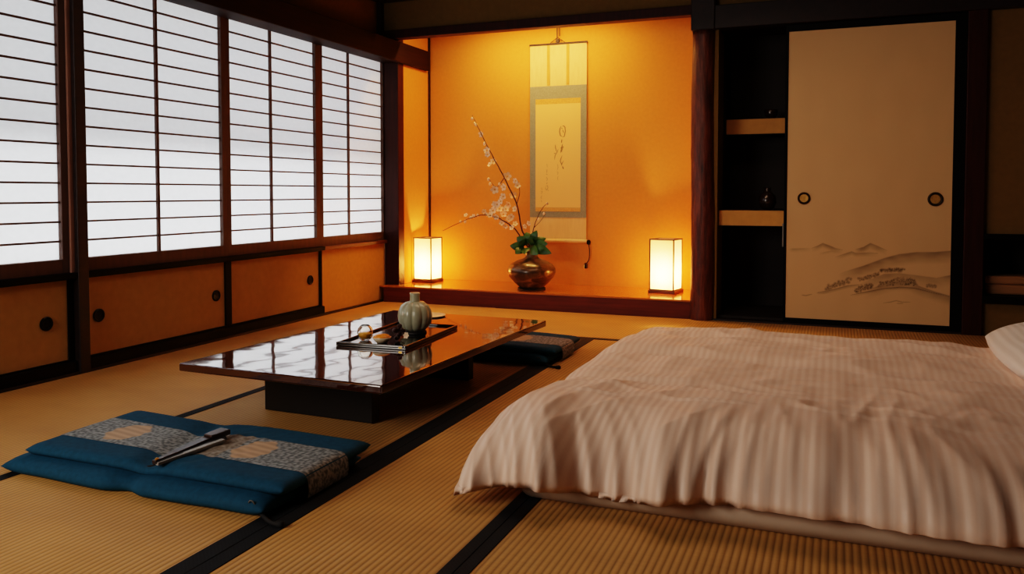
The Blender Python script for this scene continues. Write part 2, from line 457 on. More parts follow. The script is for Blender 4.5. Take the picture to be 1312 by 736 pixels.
window(1, 1.90, 2.918, 1.94, 2.880, 2.21, 'paper screen window nearest the viewer, cut by the photo edge', -0.0)
window(2, 2.998, 4.042, 3.028, 4.005, 3.505, 'wide paper screen window second from the left')
window(3, 4.042, 5.02, 4.080, 4.978, 4.49, 'paper screen window third from the left')
window(4, 5.02, 5.962, 5.064, 5.922, 5.425, 'paper screen window next to the alcove post')
struct('trim_12', boxes((WX - 0.03, WX + 0.035, 2.938, 2.998, 0.0, 1.98)), M['wood_dark'], 'dark post between first and second screens', 'post', bevel=0.003)
struct('trim_18', boxes((WX - 0.03, WX + 0.012, 2.918, 2.938, 0.48, 1.98)), M['strip'], 'narrow brown strip beside the screen post', 'trim')
struct('trim_13', boxes((WX - 0.036, WX + 0.03, 1.90, 5.04, 0.478, 0.506)), M['wood_black'], 'black rail above the low cupboard doors', 'rail', bevel=0.003)
struct('trim_17', boxes((WX - 0.036, WX + 0.03, 5.04, 5.935, 0.478, 0.506)), M['sill'], 'brown sill below the last screen', 'sill', bevel=0.003)
struct('trim_14', boxes((WX - 0.036, WX + 0.02, 1.90, 5.04, 0.012, 0.066)), M['wood_black'], 'black rail below the low cupboard doors', 'rail', bevel=0.003)
struct('baseboard_left', boxes((WX - 0.02, WX + 0.03, Y0, BY, -0.03, 0.013)), M['wood_dark'], 'low dark baseboard along the left wall', 'baseboard')

struct('trim_19', boxes((WX - 0.36, WX - 0.30, 1.2, 6.4, 1.10, 1.19)), M['sill'], 'veranda rail outside, seen as a soft band through the paper', 'rail')

# low sliding doors under the windows
def disc_handle(parent, c, r, axis, rim, cup):
    h = obj('handle', lathe(B(), [(r * 0.62, 0.0), (r, 0.0), (r, 0.006), (r * 0.86, 0.009), (r * 0.72, 0.005), (r * 0.70, 0.001)], 32, c, axis=axis), rim, parent, smooth=False)
    obj('recess_cup', lathe(B(), [(r * 0.66, 0.001), (r * 0.66, 0.0035), (r * 0.3, 0.003), (r * 0.28, 0.004)], 24, c, axis=axis), cup, h)
    return h


def cupboard(n, y0, y1, handles, label):
    d = thing('sliding_cupboard_door', label, 'cupboard door', (WX, y0, 0.066))
    obj('panel', boxes((WX - 0.03, WX - 0.012, y0 + 0.012, y1 - 0.012, 0.07, 0.474)), M['cupboard_paper'], d)
    e = 0.026
    obj('frame', boxes((WX - 0.034, WX, y0, y0 + e, 0.066, 0.478), (WX - 0.034, WX, y1 - e, y1, 0.066, 0.478), (WX - 0.034, WX - 0.002, y0 + e, y1 - e, 0.066, 0.074), (WX - 0.034, WX - 0.002, y0 + e, y1 - e, 0.47, 0.478)), M['wood_black'], d)
    for hy in handles: disc_handle(d, (WX - 0.012, hy, 0.27), 0.034, 'x', M['handle_black'], M['handle_black'])


cupboard(1, 1.90, 2.934, [2.79], 'low straw-coloured sliding door at the left photo edge, under the first screen')
cupboard(2, 3.0, 4.045, [3.09, 3.945], 'low straw-coloured sliding door with two round black pulls')
cupboard(3, 4.045, 5.038, [4.905], 'low straw-coloured sliding door farthest along, one round pull near the alcove')

# ------------------------------------------------------------------ painted sliding door and closet shelves
def grid_paint(name, m, parent, x0, x1, z0, z1, nx, nz, y, col):
    """upright sheet facing the room with one colour per vertex: col(X, Z) -> (nz, nx, 3) linear"""
    xs = np.linspace(x0, x1, nx); zs = np.linspace(z0, z1, nz); X, Z = np.meshgrid(xs, zs)
    C = col(X, Z).reshape(-1, 3)
    verts = np.stack([X.ravel(), np.full(X.size, y), Z.ravel()], 1)
    i = np.arange(nx * nz).reshape(nz, nx)
    faces = np.stack([i[:-1, :-1].ravel(), i[:-1, 1:].ravel(), i[1:, 1:].ravel(), i[1:, :-1].ravel()], 1)
    me = bpy.data.meshes.new(name); me.from_pydata(verts.tolist(), [], faces.tolist())
    a = me.color_attributes.new('Col', 'FLOAT_COLOR', 'POINT')
    a.data.foreach_set('color', np.concatenate([C, np.ones((len(C), 1))], 1).astype(np.float32).ravel())
    return obj(name, me, m, parent)


def stroke(D, X, Z, pts, w, dark, soft=0.5, taper=True):
    """brush line: widths taper to both ends"""
    n = len(pts) - 1
    for k in range(n):
        (xa, za), (xb, zb) = pts[k], pts[k + 1]
        dx, dz = xb - xa, zb - za; L2 = dx * dx + dz * dz + 1e-12
        t = np.clip(((X - xa) * dx + (Z - za) * dz) / L2, 0, 1)
        d = np.hypot(X - xa - t * dx, Z - za - t * dz)
        u = (k + t) / n
        ww = w * (np.clip(1.15 - np.abs(2 * u - 1) ** 2.5, 0.15, 1) if taper else 1)
        v = dark * np.clip((ww - d) / (ww * soft + 1e-9), 0, 1)
        np.maximum(D, v, out=D)


def fbm(X, Z, s, seed=0):
    out = np.zeros_like(X)
    for i in range(X.shape[0]):
        for j in range(X.shape[1]):
            out[i, j] = noise.noise((X[i, j] * s, Z[i, j] * s, seed))
    return out


door = thing('door_1', 'cream sliding door painted with misty ink hills and two brass pulls', 'door', (0.2, BY, 0.0), kind='structure')
DY = BY - 0.002


def dpt(zx, zy):  # survey of the painting -> door face
    p = at(1000 + zx / 5.258, 290 + zy / 5.258, 1, DY); return (p.x, p.z)


def hill_paint(X, Z):
    D = np.zeros_like(X); R2 = random.Random(3)
    nz = fbm(X, Z, 14.0) * 0.5 + fbm(X * 0.3, Z, 45.0, 4) * 0.5

    def ridge(pts, th, dark, line=0.0, lw=0.004):
        P = np.array([dpt(*p) for p in pts]); o = np.argsort(P[:, 0]); P = P[o]
        top = np.interp(X, P[:, 0], P[:, 1]); ins = (X > P[0, 0]) & (X < P[-1, 0])
        u = np.clip((X - P[0, 0]) / (P[-1, 0] - P[0, 0]), 0, 1)
        edge = np.clip(u * 5, 0, 1) * (np.clip((1 - u) * 3, 0, 1) if P[-1, 0] < 0.6 else 1)
        t = (top - Z) / th
        v = np.where(ins & (t > -0.05) & (t < 1), np.clip((t + 0.05) * 14, 0, 1) * np.clip(1 - t, 0, 1) ** 1.1, 0) * dark * edge * (0.85 + 0.5 * nz)
        np.maximum(D, v, out=D)
        if line: stroke(D, X, Z, [tuple(p) for p in P], lw, line, 0.9)

    ridge([(390, 322), (480, 292), (560, 268), (700, 216), (800, 190), (920, 176), (1040, 176), (1160, 166)], 0.082, 0.62)
    ridge([(520, 395), (600, 362), (700, 322), (800, 318), (900, 330), (1050, 350), (1150, 330)], 0.075, 0.40)
    ridge([(560, 440), (680, 395), (760, 372), (860, 372), (950, 410), (1050, 445), (1140, 470)], 0.07, 0.55)
    ridge([(240, 448), (330, 434), (450, 402), (560, 392)], 0.022, 0.5, 0.6)
    ridge([(468, 466), (560, 446), (700, 420), (800, 411), (900, 416), (1000, 442), (1135, 474)], 0.02, 0.6, 0.85)
    ridge([(50, 152), (120, 150), (220, 147)], 0.03, 0.3)
    ridge([(205, 150), (250, 134), (285, 116), (330, 132), (370, 150), (420, 160)], 0.035, 0.55, 0.5)
    ridge([(260, 182), (340, 165), (420, 172)], 0.02, 0.25)
    ridge([(500, 158), (560, 142), (605, 116), (650, 134), (720, 165)], 0.04, 0.6, 0.5)
    ridge([(370, 208), (430, 188), (480, 172), (505, 182), (600, 180), (660, 184)], 0.028, 0.5, 0.45)
    for pts, dk in ([(140, 464), (170, 468), (215, 458)], 0.5), ([(240, 450), (290, 452), (330, 444)], 0.4), ([(690, 518), (740, 512), (780, 502), (820, 512), (880, 512)], 0.4), ([(780, 520), (830, 522)], 0.35):
        stroke(D, X, Z, [dpt(*p) for p in pts], 0.005, dk, 0.9)
    # pines along the ridges
    for line, n, hgt, dk in (([(310, 424), (380, 396), (480, 362)], 46, 30, 0.8), ([(525, 362), (600, 345), (665, 322)], 40, 22, 0.85), ([(668, 300), (740, 297), (830, 297)], 46, 16, 0.95),
                             ([(500, 440), (560, 415), (620, 405)], 46, 34, 0.95), ([(660, 402), (740, 385), (830, 380)], 46, 36, 0.85), ([(830, 385), (870, 370), (915, 392)], 46, 44, 0.95), ([(985, 405), (1010, 402), (1045, 408)], 20, 14, 0.75), ([(760, 365), (800, 355), (830, 352)], 20, 20, 0.7)):
        for _ in range(int(n * 1.5)):
            u = R2.random() * (len(line) - 1); k = int(u); t = u - k
            x = line[k][0] * (1 - t) + line[k + 1][0] * t + R2.uniform(-6, 6); y = line[k][1] * (1 - t) + line[k + 1][1] * t + R2.uniform(-0.6, 0.4) * hgt
            cx, cz = dpt(x, y); r = R2.uniform(0.006, 0.015)
            d = np.hypot((X - cx) * R2.uniform(0.9, 1.2), (Z - cz) * R2.uniform(0.8, 1.2))
            np.maximum(D, dk * 1.05 * R2.uniform(0.6, 1) * np.clip((r - d) / (r * 1.0), 0, 1), out=D)
    base = np.array(rgb(218, 184, 140)); ink = np.array(rgb(62, 58, 42))
    base = base * (1 + 0.03 * fbm(X, Z * 0.5, 9.0, 9))[..., None]
    return base * (1 - D[..., None]) + ink * D[..., None]


# frame ring, plain upper sheet and painted lower sheet
fr = [(-0.325, -0.306, BY - 0.006, BY + 0.026, 0.012, 2.03), (0.690, 0.757, BY - 0.006, BY + 0.026, 0.012, 2.03), (-0.306, 0.690, BY - 0.006, BY + 0.026, 0.012, 0.046), (-0.306, 0.690, BY - 0.006, BY + 0.026, 1.985, 2.03)]
obj('frame', boxes(*fr), M['wood_black'], door, bevel=0.002)
obj('backing_panel', boxes((-0.307, 0.691, BY, BY + 0.022, 0.045, 1.986)), M['cupboard_paper'], door)
grid_paint('painted_panel', M['ink'], door, -0.306, 0.690, 0.046, 1.985, 330, 640, DY, lambda X, Z: np.array(rgb(218, 184, 140)) * np.ones(X.shape + (3,)) if False else hill_paint(X, Z))
disc_handle(door, (-0.197, DY, 0.862), 0.041, 'y', M['handle_rim'], M['handle_gold'])
disc_handle(door, (0.595, DY, 0.858), 0.045, 'y', M['handle_rim'], M['handle_gold'])
obj('edge_pull', boxes((-0.333, -0.323, BY - 0.008, BY + 0.01, 0.53, 0.69)), M['grey_plate'], door, bevel=0.002)

def shelf(y0, z0, z1, label, x0):
    s = thing('closet_shelf', label, 'shelf', (-0.55, y0, z0))
    obj('board', boxes((x0, 0.70, y0 + 0.012, 6.56, z0, z1)), M['wood_closet'], s)
    obj('edge_face', boxes((x0 + 0.002, 0.70, y0, y0 + 0.012, z0 + 0.006, z1 - 0.004)), M['shelf_face'], s)
    obj('edge_strip', boxes((x0 + 0.002, 0.70, y0 - 0.004, y0 + 0.012, z0, z0 + 0.006), (x0 + 0.002, 0.70, y0 - 0.004, y0 + 0.012, z1 - 0.004, z1)), M['wood_black'], s)


shelf(6.20, 1.322, 1.442, 'upper closet shelf with pale front edge, under the small dark cup', -0.768)
shelf(5.92, 0.662, 0.780, 'lower closet shelf with pale front edge, under the dark vase', -0.768)
o = thing('dark_vase', 'small dark glazed vase standing on the lower closet shelf', 'vase', (-0.449, 6.06, 0.780))
obj('body', lathe(B(), [(0.03, 0.781), (0.045, 0.79), (0.062, 0.83), (0.058, 0.875), (0.03, 0.905), (0.022, 0.92), (0.028, 0.935), (0.022, 0.934), (0.016, 0.92)], 32, (-0.449, 6.06, 0)), M['jar_dark'], o, smooth=True)
o = thing('tea_cup', 'small dark cup standing on the upper closet shelf', 'cup', (-0.45, 6.32, 1.442))
obj('body', lathe(B(), [(0.024, 1.443), (0.028, 1.45), (0.045, 1.47), (0.05, 1.51), (0.047, 1.512), (0.04, 1.47), (0.02, 1.46)], 32, (-0.45, 6.32, 0)), M['jar_dark'], o, smooth=True)
o = thing('wooden_box', 'long flat brown box lying in the recess right of the red post', 'box', (1.3, 6.02, 0.252))
obj('box_body', boxes((0.90, 1.62, 5.93, 6.12, 0.253, 0.318)), M['box'], o, bevel=0.012)
obj('lid', boxes((0.892, 1.628, 5.922, 6.128, 0.3185, 0.372)), M['box'], o, bevel=0.014)

# ------------------------------------------------------------------ log pillar
bm = B(); prof = []
for i in range(60):
    z = i / 59 * 2.06
    prof.append((0.078 + 0.006 * (1 - z / 2.06) + 0.004 * noise.noise((0, 0, z * 6)), z))
lathe(bm, prof, 36, (-0.872, BY + 0.01, -0.03))
for v in bm.verts:
    d = Vector((v.co.x + 0.872, v.co.y - BY - 0.01, 0)); q = 1 + 0.05 * noise.noise((v.co.x * 22, v.co.y * 22, v.co.z * 3)) + 0.025 * noise.noise((v.co.x * 60, v.co.y * 60, v.co.z * 14))
    v.co.x = -0.872 + d.x * q + 0.006 * sin(v.co.z * 3.1); v.co.y = BY + 0.01 + d.y * q
p = thing('alcove_pillar', 'round red-brown bark log pillar between alcove and closet', 'pillar', (-0.872, BY + 0.01, -0.03))
obj('log', bm, M['bark'], p, smooth=True)
obj('cap', boxes((-0.955, -0.79, BY - 0.06, BY + 0.09, 2.03, ZC)), M['wood_dark'], p, bevel=0.008)

# ------------------------------------------------------------------ alcove platform
p = thing('alcove_platform', 'raised glossy wooden platform of the picture alcove', 'platform', (-2.2, BY, 0.0))
obj('front_beam', boxes((WX + 0.035, -0.945, BY, BY + 0.06, -0.03, 0.118)), M['fascia'], p, bevel=0.004)
obj('top_board', boxes((WX + 0.0, -0.945, BY - 0.004, 6.498, 0.118, 0.132)), M['platform'], p, bevel=0.003)
PZ = 0.132

# ------------------------------------------------------------------ lanterns
def lantern(loc, rotz, label, w, h):
    t = thing('paper_lantern', label, 'lantern', loc, group='square paper lanterns on the alcove platform')
    a = w / 2; e = 0.0045; L = Vector(loc)

    def off(bm):
        bmesh.ops.translate(bm, verts=bm.verts[:], vec=L); return bm
    obj('base', off(boxes((-a - 0.012, a + 0.012, -a - 0.012, a + 0.012, 0, 0.022))), M['lamp_base'], t, bevel=0.003)
    bm = B()
    for sx in (-1, 1):
        for sy in (-1, 1): box(bm, sx * a - e, sx * a + e, sy * a - e, sy * a + e, 0.022, h)
    for z in (0.0265, h - 0.0045):
        for s in (-1, 1):
            box(bm, -a + e, a - e, s * a - e, s * a + e, z - 0.0045, z + 0.0045); box(bm, s * a - e, s * a + e, -a + e, a - e, z - 0.0045, z + 0.0045)
    obj('frame', off(bm), M['lamp_frame'], t)
    for k in range(4):
        bm = boxes((-a + e, a - e, -a + 0.001, -a + 0.002, 0.031, h - 0.009))
        bmesh.ops.rotate(bm, verts=bm.verts[:], cent=(0, 0, 0), matrix=Matrix.Rotation(k * pi / 2, 3, 'Z'))
        obj('paper_shade', off(bm), M['lamp_paper'], t)
    t.rotation_euler = (0, 0, rotz)
    ld = bpy.data.lights.new('lantern_bulb', 'POINT'); ld.energy = LAMP_W; ld.color = (1.0, 0.56, 0.20); ld.shadow_soft_size = 0.035
    lo = bpy.data.objects.new('lantern_bulb', ld); COL.objects.link(lo); lo.parent = t; lo.location = (0, 0, h * 0.36)
    return t


LAMP_W = 44.0
lantern((-3.262, 6.255, PZ), RAD(-5), 'glowing square paper lantern on the left end of the alcove platform', 0.172, 0.385)
lantern((-1.205, 6.255, PZ), RAD(-9), 'glowing square paper lantern on the right, beside the log pillar', 0.188, 0.415)

# ------------------------------------------------------------------ hanging scroll
SY = 6.497
sc = thing('hanging_scroll', 'tall hanging scroll with cursive ink writing on the alcove wall', 'scroll', (-2.16, SY, 0.49))
obj('mount', boxes((-2.408, -1.912, SY - 0.010, SY - 0.006, 0.50, 2.137)), M['scroll_paper'], sc)
obj('blue_border', boxes((-2.408, -1.912, SY - 0.0125, SY - 0.0102, 0.692, 1.79)), M['scroll_blue'], sc)
obj('brocade_strip', boxes((-2.357, -1.962, SY - 0.0142, SY - 0.0128, 1.640, 1.684)), M['scroll_band'], sc)
obj('brocade_strip', boxes((-2.357, -1.962, SY - 0.0142, SY - 0.0128, 0.742, 0.775)), M['scroll_band'], sc)
for x in (-2.245, -2.075):
    obj('hanging_ribbon', boxes((x - 0.012, x + 0.012, SY - 0.013, SY - 0.0105, 1.795, 2.132)), M['scroll_ribbon'], sc)
obj('top_rod', boxes((-2.413, -1.907, SY - 0.016, SY - 0.004, 2.132, 2.145)), M['wood_dark'], sc)
obj('hanging_cord', tube(B(), [(-2.23, SY - 0.01, 2.145), (-2.165, SY - 0.012, 2.19), (-2.10, SY - 0.01, 2.145)], 0.0028, 6), M['cord'], sc)
obj('hook', boxes((-2.172, -2.166, SY - 0.014, SY - 0.008, 2.165, 2.40), (-2.150, -2.145, SY - 0.014, SY - 0.008, 2.20, 2.40), (-2.178, -2.150, SY - 0.018, SY - 0.006, 2.148, 2.176)), M['wood_dark'], sc)
ro = obj('roller', lathe(B(), [(0.016, -2.42), (0.016, -1.90)], 20, (0, SY - 0.017, 0.497), axis='x'), M['scroll_paper'], sc, smooth=False)
for xx, s in ((-2.42, -1), (-1.90, 1)):
    obj('roller_knob', lathe(B(), [(0.017, xx), (0.02, xx + s * 0.008), (0.02, xx + s * 0.02), (0.014, xx + s * 0.026)], 20, (0, SY - 0.021, 0.490), axis='x'), M['wood_black'], ro)
wt = obj('weight_cord', tube(B(), spline([(-1.887, SY - 0.03, 0.488), (-1.877, SY - 0.03, 0.42), (-1.882, SY - 0.028, 0.35), (-1.905, SY - 0.025, 0.315)], 5), 0.004, 6), M['cord'], sc)
obj('weight', lathe(B(), [(0.010, 0.272), (0.018, 0.276), (0.018, 0.312), (0.008, 0.32)], 16, (-1.91, SY - 0.025, 0)), M['jar_dark'], wt)


def cpt(zx, zy):
    p = at(680 + zx / 5.26, 140 + zy / 5.26, 1, SY - 0.014); return (p.x, p.z)


def calligraphy(X, Z):
    D = np.zeros_like(X)
    big = [([(205, 112), (197, 132), (194, 152), (200, 178), (211, 184)], 0.9), ([(210, 116), (222, 112), (231, 122), (233, 150), (226, 184), (212, 187)], 0.85), ([(214, 138), (223, 160)], 0.7), ([(206, 126), (214, 132)], 0.7),
           ([(210, 203), (207, 228)], 0.9), ([(214, 234), (208, 262), (200, 298)], 0.9), ([(198, 264), (212, 258), (224, 254)], 0.75), ([(217, 246), (214, 268), (207, 284), (212, 290)], 0.7),
           ([(165, 238), (167, 262), (174, 288)], 0.7), ([(186, 268), (176, 292), (164, 312), (160, 342)], 0.65), ([(156, 300), (168, 296)], 0.6),
           ([(212, 312), (203, 334), (199, 350), (208, 372), (222, 346)], 0.8), ([(214, 384), (217, 396), (222, 404)], 0.95), ([(205, 380), (212, 374)], 0.6)]
    for p, d in big: stroke(D, X, Z, [cpt(*q) for q in p], 0.0052, d, 0.7)
    small = [([(180, 366), (184, 392), (179, 412)], 0.4), ([(176, 418), (184, 428), (180, 446)], 0.4), ([(186, 450), (180, 464), (184, 482)], 0.35), ([(108, 366), (112, 392)], 0.35), ([(110, 404), (107, 432)], 0.5), ([(102, 436), (114, 442)], 0.5), ([(104, 456), (112, 470), (108, 486)], 0.5), ([(112, 492), (106, 506)], 0.5),
             ([(100, 520), (112, 514), (116, 530), (106, 546), (98, 534), (104, 520)], 0.5), ([(112, 540), (120, 552)], 0.4), ([(72, 528), (77, 548)], 0.35), ([(66, 552), (78, 556), (70, 574)], 0.4), ([(76, 580), (68, 596), (76, 606)], 0.4), ([(70, 612), (74, 628)], 0.4)]
    for p, d in small: stroke(D, X, Z, [cpt(*q) for q in p], 0.0042, d, 0.8)
    base = np.array(rgb(232, 194, 132)); ink = np.array(rgb(52, 38, 20))
    return base * (1 - D[..., None]) + ink * D[..., None]


grid_paint('written_sheet', M['ink'], sc, -2.357, -1.962, 0.776, 1.640, 170, 370, SY - 0.0136, calligraphy)

# ------------------------------------------------------------------ flower arrangement
VX, VY = -2.243, 6.08
v = thing('bronze_vase', 'squat mottled bronze vase holding leaves and blossom branches', 'vase', (VX, VY, PZ))
obj('body', lathe(B(), [(0.075, 0.012), (0.095, 0.012), (0.10, 0.02), (0.135, 0.05), (0.175, 0.095), (0.193, 0.135), (0.19, 0.165), (0.165, 0.20), (0.115, 0.228), (0.068, 0.243), (0.052, 0.256), (0.048, 0.285), (0.056, 0.303), (0.050, 0.303), (0.042, 0.285), (0.042, 0.26)], 56, (VX, VY, PZ)), M['bronze'], v, smooth=True)
obj('foot_mat', lathe(B(), [(0.105, 0.0), (0.112, 0.004), (0.112, 0.010), (0.10, 0.012)], 40, (VX, VY, PZ)), M['celadon_foot'], v)
MOUTH = Vector((VX, VY, PZ + 0.30))


def fpt(px, py, y): return at(px, py, 1, y)


def blossom(parent, c, r, tilt):
    bm = B(); n = Vector(tilt).normalized(); a = n.orthogonal().normalized(); b = n.cross(a); ph = random.random() * 6
    for k in range(5):
        an = ph + 2 * pi * k / 5; d = a * cos(an) + b * sin(an); s = n.cross(d)
        ring = []
        for (u, w, hh) in ((0.12, 0.0, 0), (0.45, 0.34, 0.12), (0.8, 0.40, 0.25), (1.0, 0.14, 0.32), (1.0, -0.14, 0.32), (0.8, -0.40, 0.25), (0.45, -0.34, 0.12)):
            ring.append(bm.verts.new(Vector(c) + d * r * u + s * r * w + n * r * hh))
        bm.faces.new(ring)
    o = obj('blossom', bm, M['petal'], parent)
    obj('stamen', ball(B(), Vector(c) + n * r * 0.16, r * 0.2, 1, 8), M['petal_core'], o)


def bud(parent, c, r): obj('bud', ball(B(), c, r, 1.3, 8), M['petal'], parent, smooth=True)


def branch(pix, ys, r0, r1, label, flowers, buds, m=M['twig'], twigs=()):
    """pix in photo pixels, ys depth per point; starts inside the vase"""
    pts = [MOUTH - Vector((0, 0, 0.035)), MOUTH] + [fpt(px, py, y) for (px, py), y in zip(pix, ys)]
    sp = spline(pts, 6); n = len(sp)
    t = thing('blossom_branch', label, 'branch', tuple(MOUTH), group='flowering branches in the bronze vase')
    rr = [r0 + (r1 - r0) * i / (n - 1) for i in range(n)]
    obj('stem', tube(B(), [q + Vector((random.uniform(-1, 1), 0, random.uniform(-1, 1))) * 0.002 for q in sp], rr, 7), m, t, smooth=True)
    for tw in twigs:
        q = [fpt(px, py, y) for px, py, y in tw]
        obj('twig', tube(B(), spline(q, 4), [r1 * 1.4 - r1 * 0.6 * i / (4 * (len(q) - 1)) for i in range(4 * (len(q) - 1) + 1)], 6), m, t, smooth=True)
    for (px, py, r) in flowers:
        y = 6.07 + random.uniform(-0.05, 0.05)
        blossom(t, fpt(px, py, y), r * 0.0063, (random.uniform(-0.6, 0.6), -1, random.uniform(-0.4, 0.7)))
    for (px, py, r) in buds: bud(t, fpt(px, py, 6.06), r * 0.0062)
    return t


fl1 = [(617, 172, 4.6), (624, 193, 4.6), (625, 198, 4), (632, 207, 4.2), (628, 211, 4), (650, 226, 5.5), (634, 243, 5.6), (646, 240, 5), (661, 232, 4.6), (663, 238, 4.2), (645, 252, 4.8), (657, 250, 5), (642, 258, 4.6), (652, 262, 4.8), (660, 268, 4.2), (648, 268, 4.6), (637, 262, 4.6), (655, 278, 4.4), (660, 287, 3.6)]
branch([(675, 308), (668, 292), (662, 262), (646, 228), (631, 200), (617, 172), (605, 148)], [6.08, 6.07, 6.06, 6.06, 6.05, 6.04, 6.03], 0.009, 0.0025, 'tall upright branch with pale pink blossoms in the bronze vase', fl1,
       [(605, 152, 1.8), (610, 160, 1.8), (621, 184, 2.2), (626, 230, 2), (628, 236, 2), (608, 158, 1.4), (640, 236, 2)], twigs=[((646, 228, 6.06), (636, 240, 6.05), (626, 229, 6.04)), ((662, 262, 6.06), (666, 246, 6.05), (663, 232, 6.04))])
fl2 = [(640, 268, 5.2), (632, 270, 5), (634, 262, 4.4), (645, 275, 4.8), (652, 281, 4.6), (636, 278, 4.2), (628, 276, 4), (643, 286, 3.8), (620, 271, 3.4), (597, 276, 3), (607, 277, 2.8), (656, 292, 3.8), (648, 290, 3.4)]
branch([(668, 306), (660, 294), (648, 285), (634, 278), (617, 276), (597, 282), (567, 296)], [6.07, 6.05, 6.04, 6.03, 6.02, 6.02, 6.02], 0.007, 0.0022, 'low arching blossom branch reaching left above the left lantern', fl2,
       [(612, 276, 1.8), (603, 279, 1.8), (590, 284, 1.6), (596, 284, 2), (624, 275, 2)])
branch([(681, 308), (684, 292), (689, 278), (695, 267), (702, 260)], [6.07, 6.06, 6.06, 6.05, 6.05], 0.005, 0.0018, 'short bare twig leaning right in the bronze vase', [(678, 286, 3.6), (673, 290, 3.4)], [(701, 261, 1.6), (697, 274, 1.6), (690, 281, 1.5)],
       twigs=[((684, 292, 6.06), (692, 284, 6.05), (699, 274, 6.05))])

lf = thing('leaf_sprig', 'dark green broad leaves filling the bronze vase mouth', 'leaves', tuple(MOUTH))


def leaf(base, tip, w, fold=0.25):
    b, t = Vector(base), Vector(tip); d = t - b; L = d.length; s = d.cross(Vector((0, -1, 0.25))).normalized(); nrm = s.cross(d).normalized()
    if nrm.y > 0: nrm = -nrm
    bm = B(); rows = []
    for i in range(9):
        u = i / 8; wd = w * (sin(pi * u ** 0.85) ** 0.8) * (1 if 0 < i < 8 else 0.05)
        c = b + d * u + nrm * L * 0.18 * sin(pi * u) + Vector((0, 0, -0.10 * L * u * u))
        rows.append([bm.verts.new(c + s * wd * k + nrm * (-fold * wd * abs(k))) for k in (-1, -0.5, 0, 0.5, 1)])
    for a, c in zip(rows, rows[1:]):
        for k in range(4): bm.faces.new((a[k], a[k + 1], c[k + 1], c[k]))
    return obj('leaf', bm, M['leaf'], lf, smooth=True)


for (bx, by, tx, ty, w, y) in ((672, 318, 653, 313, 0.038, 6.00), (672, 318, 660, 324, 0.04, 5.97), (676, 314, 662, 302, 0.042, 6.05), (678, 312, 674, 296, 0.042, 6.08), (682, 313, 688, 293, 0.036, 6.04), (684, 316, 702, 310, 0.04, 6.02), (684, 318, 707, 322, 0.042, 5.98), (680, 318, 690, 324, 0.042, 5.95), (676, 318, 672, 324, 0.044, 5.95), (682, 314, 700, 303, 0.034, 6.1), (674, 314, 666, 308, 0.04, 6.0), (680, 315, 681, 304, 0.044, 6.0), (686, 319, 697, 317, 0.036, 5.96)):
    leaf(fpt(bx, by, 6.06), fpt(tx, ty, y), w)
obj('sprig_stem', tube(B(), [MOUTH - Vector((0, 0, 0.03)), MOUTH + Vector((0, 0, 0.01)), MOUTH + Vector((0.0, -0.01, 0.06))], 0.012, 8), M['stem_green'], lf, smooth=True)

# ------------------------------------------------------------------ tatami mats
def mat_thing(x0, x1, y0, y1, borders, label):
    t = thing('tatami_mat', label, 'tatami mat', ((x0 + x1) / 2, (y0 + y1) / 2, -0.03), group='tatami mats covering the floor')
    g = 0.001
    obj('woven_surface', boxes((x0 + g, x1 - g, y0 + g, y1 - g, -0.029, 0.0)), M['tatami'], t, bevel=0.002)
    for side, w in borders:
        bx = {'l': (x0 + g, x0 + w, y0 + g, y1 - g), 'r': (x1 - w, x1 - g, y0 + g, y1 - g), 'n': (x0 + g, x1 - g, y0 + g, y0 + w), 'f': (x0 + g, x1 - g, y1 - w, y1 - g)}[side]
        obj('cloth_border', boxes((*bx, -0.02, 0.0022)), M['border'], t, bevel=0.001)


XA, XB, XC = -2.455, -1.412, -0.826
mat_thing(WX + 0.03, XA, Y0, BY, [], 'long straw tatami mat along the wall of paper screens')
mat_thing(XA, XB, Y0, 4.80, [('l', 0.045), ('r', 0.056)], 'straw tatami mat under the lacquered table and cushions')
mat_thing(XB, XC, Y0, 2.724, [('l', 0.05), ('r', 0.036)], 'narrow tatami mat between near cushion and bed, in front of the cross seam')
mat_thing(XB, XC, 2.724, 4.80, [('l', 0.05), ('r', 0.036)], 'narrow tatami mat beside the table, behind the cross seam')
mat_thing(XC, X1, Y0, 4.80, [('l', 0.036)], 'wide tatami mat under the white bed')
mat_thing(XA, X1, 4.80, BY - 0.02, [('n', 0.05)], 'crosswise tatami mat in front of the alcove platform and painted door')

